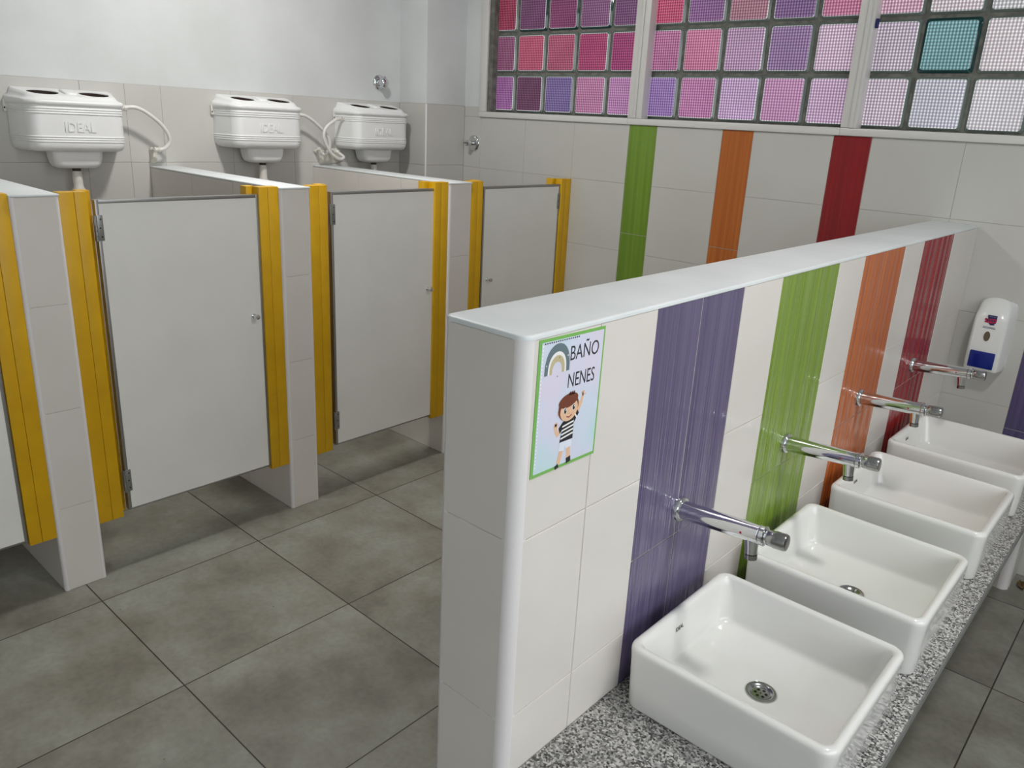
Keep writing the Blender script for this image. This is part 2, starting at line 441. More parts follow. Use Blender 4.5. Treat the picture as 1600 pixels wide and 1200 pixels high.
for w in range(3):
    fr = MB(); x0, x1, i0, i1 = frames[w]
    fr.box(x0, x1, YW - .012, YW + .05, 1.680, 1.711, None, .003)                       # sill rail
    fr.box(x0, i0, YW - .012, YW + (.004 if w == 0 else .05), 1.7115, 2.60, None, .003)                        # left upright
    if w: fr.box(x0 + .034, x0 + .052, YW - .018, YW - .012, 1.7115, 2.60, None, .003)   # cover strip of the upright
    if w == 2: fr.box(i1, x1, YW - .012, YW + .05, 1.7115, 2.60, None, .003)
    fr.box(x0, x1, YW - .012, YW + .05, 2.575, 2.60, None, .002)
    wo = struct(fr.build('window_%d' % (w + 1), M['frame']))
    gb = MB(); tb = MB(); mo = MB()
    xa = XB + PX * 5 * w
    mo.box(max(xa, x0 + .016), xa + PX * 5 - (.0 if w < 2 else .02), YP + .008, YP + .05, ZB - .015, 2.59)
    if w == 0: mo.box(-.860, -.790, YW + .0045, YP + .05, 1.7115, 2.575)
    for r in range(ROWS):
        for c in range(5):
            teal = (w == 2 and r == 1 and c == 1); tgt = tb if teal else gb
            rgb = GRID[w][r][c]
            if rgb not in cache: cache[rgb] = block_material('lit_glass_block', rgb)
            cx, cz_ = xa + PX * (c + .5), ZB + PB * (r + .5)
            def ring(hw, hz, rr, yy): return [(cx + p, yy, cz_ + q) for p, q in rrect(2 * hw, 2 * hz, rr, 5, 1)]
            em = M['tealedge'] if teal or (w == 0 and r == 2 and c in (1, 2, 3)) else M['blockedge']
            A = ring(.1030, .1025, .010, YP + .032); B = ring(.1015, .101, .012, YP + .005); Cc = ring(.0930, .0925, .012, YP - .004)
            tgt.loft([A, B, Cc], em, False, False)
            D = ring(.0900, .0895, .010, YP - .0055); tgt.loft([Cc, D], M['rim_glint'] if not teal else em, False, False)
            E = ring(.06, .06, .008, YP - .0065); tgt.loft([D, E], cache[rgb], False, True)
    struct(gb.build('glass_blocks', None, wo))
    if tb.v: struct(tag(tb.build('glass_block', None, wo), 'single teal glass block among pale ones'))
    struct(mo.build('mortar', M['mortar'], wo, 0))
    if w == 2:
        t = MB(); t.box(1.350, 1.362, YW - .0035, YW + .012, 2.10, 2.136, None, .003); tag(t.build('tape_scrap', M['tape'], wo), 'dark blue scrap on the frame')

# ------------------------------------------------------------------ stalls
DIV = [(-.9835, -.846), (-.0665, .0734), (.8508, .9891), (1.7498, 1.8991)]
DOORS = [(-.737, -.151), (.1819, .7696), (1.0978, 1.6792), (1.9974, 2.598)]


def divider(y0, y1, label):
    r = root('stall_divider', (XP, (y0 + y1) / 2, 0), label, 'partition wall', 'low tiled dividers between the stalls')
    w = (y1 - y0) / 2; L = XP - XC - .001; T = HP - .008; tr = .011
    one('core', 'grout', r, lambda q: (q.box(-L, -tr, -w + .0017, w - .0017, 0, T), q.box(-tr - .001, -.0017, -w + tr, w - tr, 0, T)), 0)
    zs = [0, .317, .667, 1.026, T]; xsd = [-L, -.70, -.35, -.012]
    def tl(q):
        for a, c in zip(zs, zs[1:]):
            q.tile((0, -w + tr - .001, a), Y_, Z_, X_, 2 * w - 2 * tr + .002, c - a)
            for u, v in zip(xsd, xsd[1:]):
                q.tile((u, -w, a), X_, Z_, -Y_, v - u, c - a); q.tile((u, w, a), X_, Z_, Y_, v - u, c - a)
    one('tiles', 'tile', r, tl, 20)
    for s in (-1, 1):
        one('corner_trim', 'trim', r, lambda q: q.lathe([(0, tr), (T, tr)], (-tr, s * (w - tr), 0), Z_, seg=24))
    one('cap', 'cap', r, lambda q: q.box(-L, .001, -w - .001, w + .001, T, HP, None, .003))
    return r


div_labels = ['white tiled stall divider at the far left beyond the cropped door',
              'white tiled stall divider nearest the camera at the left edge, between two yellow jambs',
              'white tiled stall divider between the two fully visible stall doors',
              'white tiled stall divider partly hidden behind the sink partition, beside the small far door']
for (a, c), l in zip(DIV, div_labels): divider(a, c, l)


def jamb(y0, y1, inner, label):
    """two yellow boards side by side with a stop strip on the door side (inner = +1 / -1)"""
    r = root('door_jamb', (XJ, (y0 + y1) / 2, ZJ), label, 'door jamb', 'yellow wooden jambs of the stall doors')
    w = (y1 - y0) / 2; h = HJ - ZJ; seam = w * .08 * inner
    one('board', 'yellow', r, lambda q: q.box(-.045, 0, -w, seam - .0006, 0, h, None, .0009))
    one('board', 'yellow', r, lambda q: q.box(-.045, 0, seam + .0006, w, 0, h, None, .0009))
    e = w * inner
    s0, s1 = sorted((e - .012 * inner, e + .026 * inner))
    one('door_stop', 'yellow', r, lambda q: q.box(-.090, -.0455, s0, s1, 0, h, None, .0018))
    return r


JW = .085
names_l = ['leftmost yellow jamb, beyond the cropped door at the image edge', 'yellow jamb on the hinge side of the nearest whole door',
           'yellow jamb on the hinge side of the middle stall door', 'narrow yellow jamb left of the far door, beside the divider']
names_r = ['yellow jamb at the left image edge, right of the cropped door', 'yellow jamb on the knob side of the nearest whole door',
           'yellow jamb on the knob side of the middle stall door', 'yellow jamb fixed to the window wall, right of the far door']
for i in range(4):
    jamb(DIV[i][1] + .0002, DIV[i][1] + JW, 1, names_l[i])
    e = DIV[i + 1][0] - .0002 if i < 3 else YW
    jamb(e - (JW - .002), e, -1, names_r[i])


def door(y0, y1, side, label):
    """side: -1 hinges on the left, +1 hinges on the right"""
    r = root('door', (XD, (y0 + y1) / 2, ZD), label, 'door', 'white stall doors'); w = (y1 - y0) / 2; h = HD - ZD; t = .022
    one('panel', 'laminate', r, lambda q: q.box(-t, 0, -w + .002, w - .002, .002, h - .002), 0)
    def fr(q):
        for a, c in ((-w, -w + .011), (w - .011, w)): q.box(-t - .0015, .0015, a, c, 0, h, None, .0008)
        q.box(-t - .0015, .0015, -w + .011, w - .011, h - .012, h, None, .0008); q.box(-t - .0015, .0015, -w + .011, w - .011, 0, .006, None, .0008)
    one('edge_trim', 'alu', r, fr)
    for z in (1.26 - ZD, .345 - ZD):
        e = side * w
        def hg(q):
            a, c = sorted((e - side * .019, e - side * .001)); q.box(.0015, .0035, a, c, z - .042, z + .042, None, .0006)
            for k in range(5): q.lathe([(0, .0045), (.0158, .0045)], (.004, e + side * .004, z - .042 + k * .0169), Z_, seg=14)
            a, c = sorted((e + side * .006, e + side * .009)); q.box(-.004, .006, a, c, z - .042, z + .042, None, .0006)
        ho = one('hinge', 'steel', r, hg)
        for dz, dy in ((-.029, .012), (0, .009), (.029, .012)):
            one('screw', 'black', ho, lambda q: q.lathe([(0, .0026), (.0008, .0022)], (.0035, e - side * dy, z + dz), X_, seg=12))
    def kb(q): q.lathe([(0, .008), (.004, .0085), (.006, .0055), (.018, .005), (.022, .0095), (.030, .0105), (.034, .009), (.035, .004)], (0, -side * (w - .045), .885 - ZD), X_, seg=24)
    one('knob', 'chrome', r, kb)
    return r


dl = ['white stall door cropped by the left image edge', 'largest white stall door with its knob at the right, nearest whole door',
      'middle white stall door with hinges on its left', 'smallest white stall door, beside the window wall, hinged on the right']
for i in range(4): door(*DOORS[i], 1 if i == 3 else -1, dl[i])


# ------------------------------------------------------------------ cisterns
def cistern(yc, dz, label):
    D = .168; W = .430; z0, z1 = 1.450, 1.632
    r = root('toilet_cistern', (XC, yc, 1.38 + dz), label, 'cistern', 'plastic toilet cisterns on the left wall'); B = -1.38

    def plan(w, d, rr, ins=0.):     # rounded front, straight back on the wall; angled flanks
        pts = []; n = 10; wb_ = w / 2 - ins; wf = w / 2 - .022 - ins; d = d - ins; rr = max(.008, rr - ins * .5)
        pts.append((.002, -wb_)); pts.append((.03, -wb_ + .001))
        for i in range(n + 1):
            a = -PI / 2 + PI / 2 * i / n; pts.append((d - rr + rr * math.cos(a), -wf + rr + rr * math.sin(a)))
        for i in range(1, 8): pts.append((d + .004 * math.sin(PI * i / 8), (-wf + rr) + (2 * wf - 2 * rr) * i / 8))
        for i in range(n + 1):
            a = PI / 2 * i / n; pts.append((d - rr + rr * math.cos(a), wf - rr + rr * math.sin(a)))
        pts.append((.03, wb_ - .001)); pts.append((.002, wb_))
        return pts

    def ring(ins, z, w=W, d=D, rr=.055): return [(p[0], p[1], z + B) for p in plan(w, d, rr, ins)]
    def tank(q):
        rg = [ring(.050, z0 - .004), ring(.022, z0 - .003), ring(.009, z0 + .004), ring(.002, z0 + .016), ring(.0, z0 + .030)]
        for base in (z0 + .034, z1 - .036):
            for k in range(3):
                z = base + k * .0095
                rg += [ring(0, z), ring(-.0022, z + .0015), ring(-.0026, z + .004), ring(-.0022, z + .0065), ring(0, z + .008)]
        rg += [ring(0, z1)]
        q.loft(rg)
    one('tank', 'plastic', r, tank, 50)

    # lid with two round openings
    zt = z1 + .046; SL = .19
    HO = [(D * .50, -.100), (D * .50, .100)]; hr = .060
    def slope(p):      # the lid falls towards the front
        w = max(0, min(1, (p[2] - B - z1 - .012) / (zt - z1 - .012)))
        return (p[0], p[1], p[2] + w * ((1.697 - SL * p[0]) - zt))
    def lid(q):
        rg = [ring(-.001, z1 - .002), ring(-.006, z1 + .002), ring(-.0085, z1 + .010), ring(-.007, z1 + .019), ring(-.001, z1 + .024), ring(.010, z1 + .028), ring(.014, z1 + .036), ring(.020, zt - .001), ring(.026, zt)]
        q.loft([[slope(p) for p in R_] for R_ in rg], 'plastic', True, False)
        bm = bmesh.new(); loops = []
        top = [slope((p[0], p[1], zt + B)) for p in plan(W, D, .055, .026)]
        circ = [[slope((hx + hr * .80 * math.cos(2 * PI * k / 32), hy + hr * math.sin(2 * PI * k / 32), zt + B)) for k in range(32)] for hx, hy in HO]
        ed = []
        for lp in [top] + circ:
            vs = [bm.verts.new(p) for p in lp]
            ed += [bm.edges.new((vs[i], vs[(i + 1) % len(vs)])) for i in range(len(vs))]
        bmesh.ops.triangle_fill(bm, use_beauty=True, use_dissolve=False, edges=ed, normal=(0, 0, 1))
        for f in bm.faces:
            if f.normal.z < 0: f.normal_flip()
        q.bm_add(bm, 'plastic')
        for cl in circ:
            low = [(x, y, z - .030) for x, y, z in cl]
            q.loft([cl, [(x, y, z - .004) for x, y, z in cl]], 'plastic', False, False)
            q.loft([[(x, y, z - .004) for x, y, z in cl], low], 'brown', False, True)
    lo = one('lid', None, r, lid, 50)
    def tongue(q):
        q.loft([[slope((D * .46 + p * k, q_ * k, zt + B + .0001))[:2] + (slope((D * .46 + p * k, 0, zt + B))[2] + h,) for p, q_ in rrect(.085, .050, .018, 6, 1)] for k, h in ((1, 0), (1, .004), (.93, .007), (.8, .008))])
    one('lid_tongue', 'plastic', lo, tongue, 50)

    # outlet pan below
    def pan(q):
        rg = []
        for z, w, d in ((z0 - .002, .205, .115), (z0 - .03, .200, .112), (z0 - .055, .190, .106), (z0 - .068, .176, .094), (z0 - .074, .150, .076)):
            rg.append([(.062 + .012 + p, q_, z + B) for p, q_ in rrect(d, w, .03, 6, 2)])
        q.loft(rg[::-1])
    one('outlet_pan', 'plastic', r, pan, 50)
    px = .074
    one('collar', 'rubber', r, lambda q: q.lathe([(0, .017), (.014, .017)], (px, 0, z0 - .088 + B), Z_, seg=24))
    def pipe(q): q.lathe([(d_ + (dz if d_ else 0), r_) for d_, r_ in [(0, .0165), (1.245, .0165), (1.252, .020), (1.265, .0235), (1.285, .0245), (1.295, .020), (1.308, .0195), (1.340, .0195), (1.360, .0165)]], (px, 0, .002 - 1.38 - dz), Z_, seg=24)
    one('flush_pipe', 'oldplastic', r, pipe, 30)
    for s in (-1, 1):
        one('mounting_lug', 'oldplastic', r, lambda q: (q.box(.002, .012, s * (W / 2 + .004) - .010, s * (W / 2 + .004) + .010, z1 - .035 + B, z1 + .012 + B, None, .002),))
        one('lug_screw', 'black', r, lambda q: q.lathe([(0, .0035), (.001, .003)], (.012, s * (W / 2 + .009), z1 - .020 + B), X_, seg=10))
    mt = Matrix(((0, 0, 1, D + .0035), (1, 0, 0, 0), (0, 1, 0, 1.545 + B), (0, 0, 0, 1)))
    text_mesh('IDEAL', .056, 'embossed_lettering', 'plastic', r, mt, .83, .003, .0009)
    return r


CY = [.500, 1.397, 2.113]
cl = ['white twin-opening toilet cistern at the left image edge, largest of the three', 'white toilet cistern above the middle stall door',
      'white toilet cistern nearest the corner, below the round chrome valve']
for y, dz, l in zip(CY, (0, .022, .022), cl): cistern(y, dz, l)


def spline(P, n=10):
    P = [Vector(p) for p in P]; out = []
    Q = [P[0] * 2 - P[1]] + P + [P[-1] * 2 - P[-2]]
    for i in range(1, len(Q) - 2):
        a, b_, c, d = Q[i - 1:i + 3]
        for k in range(n):
            t = k / n; out.append(.5 * ((2 * b_) + (c - a) * t + (2 * a - 5 * b_ + 4 * c - d) * t * t + (3 * b_ - a - 3 * c + d) * t ** 3))
    return out + [P[-1]]


def hose(name, P, ends, label):
    r = root('water_hose', P[-1], label, 'hose', 'white water hoses of the cisterns'); o = Vector(P[-1])
    pts = [p - o for p in spline(P)]
    one('tube', 'hose', r, lambda q: q.tube(pts, .0085))
    for (p, ax, ln, rad) in ends:
        one('coupling', 'oldplastic', r, lambda q: q.lathe([(0, rad), (ln * .3, rad), (ln * .32, rad * .8), (ln * .62, rad * .8), (ln * .64, rad), (ln, rad)], Vector(p) - o, ax, seg=8))
    return r


W2 = .215
hose('a', [(XC + .075, CY[0] + W2, 1.632), (XC + .085, CY[0] + W2 + .06, 1.636), (XC + .085, .835, 1.606), (XC + .078, .895, 1.555), (XC + .066, .925, 1.500), (XC + .056, .905, 1.462), (XC + .048, .873, 1.452)],
     [((XC + .075, CY[0] + .200, 1.632), Y_, .036, .013), ((XC + .048, .882, 1.453), (0, -1, 0), .026, .012), ((XC + .004, .862, 1.452), X_, .05, .010)], 'white hose arching from the left cistern down to the wall')
hose('b', [(XC + .07, CY[1] + W2 - .005, 1.640), (XC + .08, CY[1] + W2 + .05, 1.634), (XC + .08, 1.735, 1.590), (XC + .075, 1.800, 1.530), (XC + .066, 1.815, 1.470), (XC + .05, 1.790, 1.440), (XC + .045, 1.772, 1.452)],
     [((XC + .07, CY[1] + .200, 1.640), Y_, .030, .012), ((XC + .045, 1.775, 1.448), (0, -.6, .6), .028, .012), ((XC + .004, 1.765, 1.452), X_, .045, .011)], 'white hose leaving the middle cistern, passing behind its neighbour')
hose('c', [(XC + .07, CY[2] - W2 - .01, 1.630), (XC + .09, CY[2] - W2 - .06, 1.620), (XC + .105, 1.765, 1.575), (XC + .105, 1.755, 1.520), (XC + .10, 1.800, 1.450), (XC + .09, 1.865, 1.415), (XC + .07, 1.905, 1.425), (XC + .05, 1.880, 1.450)],
     [((XC + .07, CY[2] - .183, 1.630), (0, -1, 0), .03, .012), ((XC + .052, 1.885, 1.448), (-.5, -.5, .4), .026, .012), ((XC + .004, 1.865, 1.458), X_, .045, .011)], 'white hose looping down in front from the corner cistern')


def patch(y, z, w, h, label, prongs=1):
    r = MB(); n = 22; pts = []
    for k in range(n):
        a = 2 * PI * k / n; f = 1 + .12 * math.sin(3 * a + y) + .08 * math.cos(5 * a)
        ca, sa = math.cos(a), math.sin(a)
        pts.append((w / 2 * f * math.copysign(abs(ca) ** .6, ca), h / 2 * f * math.copysign(abs(sa) ** .6, sa)))
    r.loft([[(0.0005, p, q) for p, q in pts], [(.004, p * .97, q * .97) for p, q in pts], [(.007, p * .8, q * .8) for p, q in pts]], None, True, True)
    o = r.build('filler_patch', M['putty'], None, 60, (XC, y, z)); tag(o, label, 'filler', None, 'thing')


patch(.868, 1.420, .035, .062, 'small cream filler patch below the elbow of the left hose')
patch(1.866, 1.421, .16, .075, 'wide cream filler patch behind the two crossing hoses')

# valves
r = root('wall_valve', (XC - .001, 2.2123, 1.838), 'round chrome valve knob high on the white plaster wall', 'valve')
one('escutcheon', 'chrome', r, lambda q: q.lathe([(0, .043), (.004, .043), (.010, .038), (.013, .026)], (0, 0, 0), X_))
one('stem', 'chrome', r, lambda q: q.lathe([(.012, .02), (.030, .02)], (0, 0, 0), X_))
one('knob', 'chrome', r, lambda q: (q.lathe([(.030, .022), (.034, .026), (.050, .027), (.060, .024), (.066, .015)], (0, 0, 0), X_), q.box(.040, .060, -.008, .008, -.034, .034, None, .004)))
r = root('flush_valve', (-.918, YW, 1.527), 'chrome valve with round plate on the tiled window wall in the corner', 'valve')
one('escutcheon', 'chrome', r, lambda q: q.lathe([(0, .046), (.004, .046), (.009, .042), (.012, .030)], (0, 0, 0), -Y_))
one('stem', 'chrome', r, lambda q: q.lathe([(.010, .014), (.040, .014), (.042, .017), (.066, .017), (.070, .013)], (0, 0, 0), -Y_))
one('slot', 'black', r, lambda q: q.box(-.02, .02, -.0705, -.0695, -.002, .002))

# ------------------------------------------------------------------ sink partition
r = root('sink_partition', ((XL + XR) / 2, YE, 0), 'low white tiled partition with coloured tile stripes and a painted top, behind the basins', 'partition wall')
ox, oy = (XL + XR) / 2, YE
hw = (XR - XL) / 2; Lp = YW - YE - .001; T = HS - .008; tR, tL = .021, .012
one('core', 'grout', r, lambda q: (q.box(-hw + .0017, hw - .0017, tR, Lp, 0, T), q.box(-hw + tL, hw - tR, .0017, tR + .001, 0, T)), 0)
zs = [0, .345, .688, 1.030, T]; czs = [0, .33, .850, T]
seg = [(.0062, .173, 0), (.173, .345, 0), (.345, .508, 'purple'), (.508, .680, 'purple'), (.680, .871, 0), (.871, 1.0405, 'green'), (1.0405, 1.2165, 'green'), (1.2165, 1.4095, 0),
       (1.4095, 1.5835, 'orange'), (1.5835, 1.7636, 'orange'), (1.7636, 1.966, 0), (1.966, 2.150, 'red'), (2.150, 2.333, 'red'), (2.333, 2.680, 0)]
wt = MB(); cs = {}
for a, c, col in seg:
    for u, v in zip(czs if col else zs, (czs if col else zs)[1:]):
        if col: cs.setdefault(col, MB()).ridged((hw, a - oy, u), Y_, Z_, X_, c - a, v - u)
        else: wt.tile((hw, a - oy, u), Y_, Z_, X_, c - a, v - u)
k = .015
while k < 2.6:
    for u, v in zip(zs, zs[1:]): wt.tile((-hw, k, u), Y_, Z_, -X_, min(.355, Lp - k), v - u)
    k += .355
zs2 = [0, .345, .682, 1.030, T]
for u, v in zip(zs2, zs2[1:]): wt.tile((-hw + tL - .0018, 0, u), X_, Z_, -Y_, 2 * hw - tL - tR + .0036, v - u)
wt.build('tiles', M['tile'], r, 20)
for c, q in cs.items(): tag(q.build('tile_stripe', M[c], r, 60), '%s rippled tile stripe' % c)
one('corner_trim', 'trim', r, lambda q: q.lathe([(0, tR), (T, tR)], (hw - tR, tR, 0), Z_, seg=40))
one('corner_trim', 'trim', r, lambda q: q.lathe([(0, tL), (T, tL)], (-hw + tL, tL, 0), Z_, seg=32))
def capf(q):
    w_, rr = hw + .0012, .022
    out = [(-w_, Lp), (-w_, rr * .7)]
    for i in range(7):
        a = PI + PI / 2 * i / 6; out.append((-w_ + rr * .7 + rr * .7 * math.cos(a), -.0012 + rr * .7 + rr * .7 * math.sin(a)))
    for i in range(9):
        a = 1.5 * PI + PI / 2 * i / 8; out.append((w_ - rr + rr * math.cos(a), -.0012 + rr + rr * math.sin(a)))
    out += [(w_, Lp)]
    c0 = (0, Lp / 2)
    def sh(i): return [(x - math.copysign(i, x), y + (i if y < 1 else 0), 0) for x, y in out]
    q.loft([[(x, y, T) for x, y, _ in sh(0)], [(x, y, HS - .003) for x, y, _ in sh(0)], [(x, y, HS - .0008) for x, y, _ in sh(.001)], [(x, y, HS) for x, y, _ in sh(.004)]])
one('cap', 'cap', r, capf, 50)

# ------------------------------------------------------------------ counter and support
b = MB(); b.box(0, .477, 0, YW - YE - .002, -.028, 0, 'granite', .001)
co = b.build('countertop', None, None, 30, (XR + .001, YE, ZC)); tag(co, 'speckled grey granite countertop running along the sink partition', 'countertop', None, 'thing')
one('front_edge', 'concrete', co, lambda q: q.box(.4772, .4795, 0, YW - YE - .002, -.028, -.0006, None, .0006))

r = root('counter_support', (2.09, 2.59, 0), 'white tiled low wall under the far end of the countertop', 'support')
one('core', 'grout', r, lambda q: (q.box(-.20, .193, -.092, .088, 0, ZC - .030), q.box(.192, .2175, -.066, .088, 0, ZC - .030)), 0)
one('tiles', 'wtile', r, lambda q: (q.tile((-.20, -.095, 0), X_, Z_, -Y_, .362, ZC - .031), q.tile((.22, -.055, 0), Y_, Z_, X_, .143, ZC - .031)), 20)
one('corner_trim', 'trim', r, lambda q: q.lathe([(0, .026), (ZC - .031, .026)], (.193, -.068, 0), Z_, seg=32))
r = root('counter_support', (2.09, .09, 0), 'white tiled low wall under the near end of the countertop', 'support')
one('core', 'grout', r, lambda q: q.box(-.20, .20, -.09, .05, 0, ZC - .030), 0)
one('tiles', 'wtile', r, lambda q: (q.tile((-.20, -.095, 0), X_, Z_, -Y_, .40, ZC - .031), q.tile((.205, -.09, 0), Y_, Z_, X_, .14, ZC - .031)), 20)

# dry leaf on the floor beside the support
b = MB(); pts = []
for i in range(9):
    t = i / 8; w = .016 * math.sin(PI * t) ** .8 + .0006; pts.append([(-.030 + .06 * t, -w, .004 + .012 * abs(math.sin(3 * t)) + .006), (-.030 + .06 * t, 0, .002 + .006 * math.sin(5 * t) ** 2), (-.030 + .06 * t, w, .004 + .010 * t + .004)])
top = [[(x, y, z + .0012) for x, y, z in q] for q in pts]
rings = [p + t_[::-1] for p, t_ in zip(pts, top)]
b.loft(rings); o = b.build('dry_leaf', M['leaf'], None, 60, (2.345, 2.575, 0)); o.rotation_euler = (0, 0, 1.9); tag(o, 'small brown dry leaf on the floor in the far right corner', 'leaf', None, 'thing')


# ------------------------------------------------------------------ basins
def basin(yc, label):
    r = root('wash_basin', (2.125, yc, ZC), label, 'basin', 'square white basins on the granite counter')
    W_, D_, H_ = .412, .394, .142
    def bowl(q):
        def rg(ins, z, rr): return [(x, y, z) for x, y in rrect(W_ - 2 * ins, D_ - 2 * ins, rr, 8, 5)]
        R = [rg(.010, .0, .024), rg(.0065, .002, .026), rg(.0048, .006, .027), rg(.003, .05, .029), rg(.001, .112, .030), rg(.0, .128, .030), rg(.0006, .1345, .0295), rg(.003, .1393, .028), rg(.007, .1417, .025), rg(.011, .142, .022),
             rg(.015, .1413, .020), rg(.0183, .139, .019), rg(.020, .1355, .019), rg(.0225, .120, .022), rg(.027, .085, .028), rg(.0320, .052, .032), rg(.0335, .0465, .034), rg(.0365, .0425, .037), rg(.041, .0403, .040), rg(.048, .0392, .045), rg(.075, .0375, .05), rg(.12, .0355, .05)]
        n = len(R[0]); circ = lambda rad, z: [(rad * math.cos(math.atan2(y, x)), rad * math.sin(math.atan2(y, x)), z) for x, y, _ in R[-1]]
        R += [circ(.036, .0343), circ(.031, .0330), circ(.029, .029)]
        q.loft(R, None, True, True)
    one('bowl', 'ceramic', r, bowl, 60)
    d = one('drain', 'chrome_dull', r, lambda q: q.lathe([(.0295, .010), (.0300, .018), (.0312, .0195), (.0338, .0225), (.0356, .027), (.0352, .0302), (.0332, .0308), (.030, .030)], (0, 0, 0), Z_, caps=False), 50)
    one('grate', 'chrome_dull', d, lambda q: q.lathe([(.0285, .019), (.0300, .0188), (.0306, .012), (.0308, .004)], (0, 0, 0), Z_, seg=32))
    def holes(q):
        for k in range(6):
            a = 2 * PI * k / 6 + .3; q.lathe([(0, .0034), (.0004, .0032)], (.0105 * math.cos(a), .0105 * math.sin(a), .0305), Z_, seg=14)
        q.lathe([(0, .0018), (.0004, .0016)], (0, 0, .0307), Z_, seg=10)
    one('drain_holes', 'black', d, holes)
    # maker's word printed on the inner back wall
    sl = math.atan2(.0075, .045)
    mt = Matrix.Translation((-W_ / 2 + .0252, -.028, .106)) @ Matrix.Rotation(-sl, 4, 'Y') @ Matrix(((0, 0, 1, 0), (1, 0, 0, 0), (0, 1, 0, 0), (0, 0, 0, 1)))
    text_mesh('IDEAL', .0125, 'printed_lettering', 'logo', r, mt, .95, .00015)
    return r


bl = ['square white basin nearest the camera with its drain in full view', 'square white basin second from the camera, below the green stripe',
      'square white basin third from the camera, below the orange stripe', 'square white basin farthest from the camera, below the red stripe and soap dispenser']
b0 = basin(.497, bl[0])
for y, l in zip((1.003, 1.542, 2.056), bl[1:]):
    c = copy_tree(b0); c.location = (2.125, y, ZC); c['label'] = l


# ------------------------------------------------------------------ taps
def tap(yc, label):
    r = root('push_tap', (XR, yc, .9105), label, 'tap', 'chrome push taps on the sink partition')
    ax = Vector((1, 0, .07)).normalized(); A = lambda d: ax * d
    one('flange', 'chrome', r, lambda q: q.lathe([(0, .0265), (.009, .0265), (.0105, .0255), (.0115, .0215)], (0, 0, 0), X_), 35)
    one('body', 'chrome', r, lambda q: q.lathe([(.004, .0192), (.012, .0200), (.06, .0198), (.17, .0190), (.182, .0190), (.1835, .0175)], (0, 0, 0), ax, seg=48), 35)
    one('collar', 'chrome', r, lambda q: q.lathe([(.1835, .0145), (.185, .0145), (.1855, .0200), (.193, .0200), (.1945, .0165), (.1955, .0135), (.202, .0135)], (0, 0, 0), ax, seg=48), 35)
    one('push_button', 'chrome_dull', r, lambda q: q.lathe([(.199, .0150), (.2005, .0158), (.212, .0158), (.213, .0170), (.233, .0170), (.2365, .0155), (.237, .012), (.2372, .004)], (0, 0, 0), ax, seg=48), 35)
    s = A(.166)
    one('spout', 'chrome', r, lambda q: q.lathe([(0, .0150), (.018, .0140), (.030, .0128), (.044, .0122)], s, (.10, 0, -1), seg=40), 35)
    one('aerator', 'chrome_dull', r, lambda q: q.lathe([(.0455, .0108), (.0458, .0124), (.056, .0124), (.0565, .0105)], s, (.10, 0, -1), seg=40), 35)
    one('dot', 'crimson', r, lambda q: q.lathe([(0, .0026), (.0006, .0022)], A(.150) + Vector((0, -.0190, .001)), -Y_, seg=14))
    return r


tl_ = ['chrome push tap on the purple stripe, nearest the camera', 'chrome push tap on the green stripe', 'chrome push tap on the orange stripe', 'chrome push tap on the red stripe, in front of the soap dispenser']
t0 = tap(.51, tl_[0])
for y, l in zip((1.04, 1.58, 2.117), tl_[1:]):
    c = copy_tree(t0); c.location = (XR, y, .9105); c['label'] = l

# ------------------------------------------------------------------ soap dispenser
r = root('soap_dispenser', (2.018, YW, .825), 'white wall soap dispenser with a blue push panel on the tiled window wall', 'soap dispenser')
def body(q):
    rg = []
    for z, wb_, wf, d in ((0, .130, .104, .085), (.004, .136, .110, .096), (.03, .138, .112, .100), (.12, .139, .112, .100), (.205, .139, .110, .098), (.222, .138, .108, .094), (.245, .135, .104, .078), (.268, .130, .098, .060), (.280, .122, .090, .048), (.286, .108, .078, .038)):
        half = [(wb_ / 2, 0), (wb_ / 2, -.012), (wf / 2 + .004, -d + .016), (wf / 2 + .001, -d + .006), (wf / 2 - .006, -d), (wf / 4, -d - .0015), (0, -d - .002)]
        pts = half + [(-x, y) for x, y in half[-2::-1]]
        cr = lambda x: (-.016 * (2 * x / wb_) ** 2 if z > .2 else 0) * min(1, (z - .2) / .05)
        rg.append([(x, y, z + cr(x)) for x, y in pts[::-1]])
    q.loft(rg)
one('cover', 'soapwhite', r, body, 35)
one('push_panel', 'blue', r, lambda q: q.box(-.044, .044, -.1075, -.098, .014, .080, None, .003))
def oval(q):
    q.loft([[(.011 * math.cos(2 * PI * k / 28), y, .142 + .0195 * math.sin(2 * PI * k / 28)) for k in range(28)] for y in (-.0985, -.1030)][::-1])
one('level_window', 'smoked', r, oval)
fy = lambda p: (p[0], -.1026, p[1]); f2 = lambda p: (p[0], -.1029, p[1])
lg = MB()
lg.poly([(-.012, .226), (.020, .226), (.021, .205), (.019, .196), (.004, .186), (-.004, .193), (-.008, .207)], fy, 'navy')
lg.poly([(-.021, .208), (-.017, .213), (-.008, .210), (.010, .214), (.021, .212), (.0195, .198), (.006, .194), (-.020, .196), (-.0195, .199), (-.016, .201)], f2, 'crimson')
lg.box(-.006, .016, -.1031, -.1029, .219, .2215, 'greyprint')
for i in range(5): lg.box(-.012 + i * .006, -.008 + i * .006, -.1032, -.1030, .202, .208, 'navy')
lg.box(.008, .016, -.1028, -.1026, .1885, .1915, 'navy')
lg.box(-.021, .021, -.1028, -.1022, .178, .1796, 'greyprint'); lg.box(-.020, .022, -.1028, -.1022, .1735, .1755, 'greyprint')
for o_ in (lg.build('maker_badge', None, r, 0),): pass
one('embossed_word', 'greyprint', r, lambda q: [q.box(-.012 + i * .0065, -.0075 + i * .0065, -.063, -.055, .2600, .2624) for i in range(4)], 0)

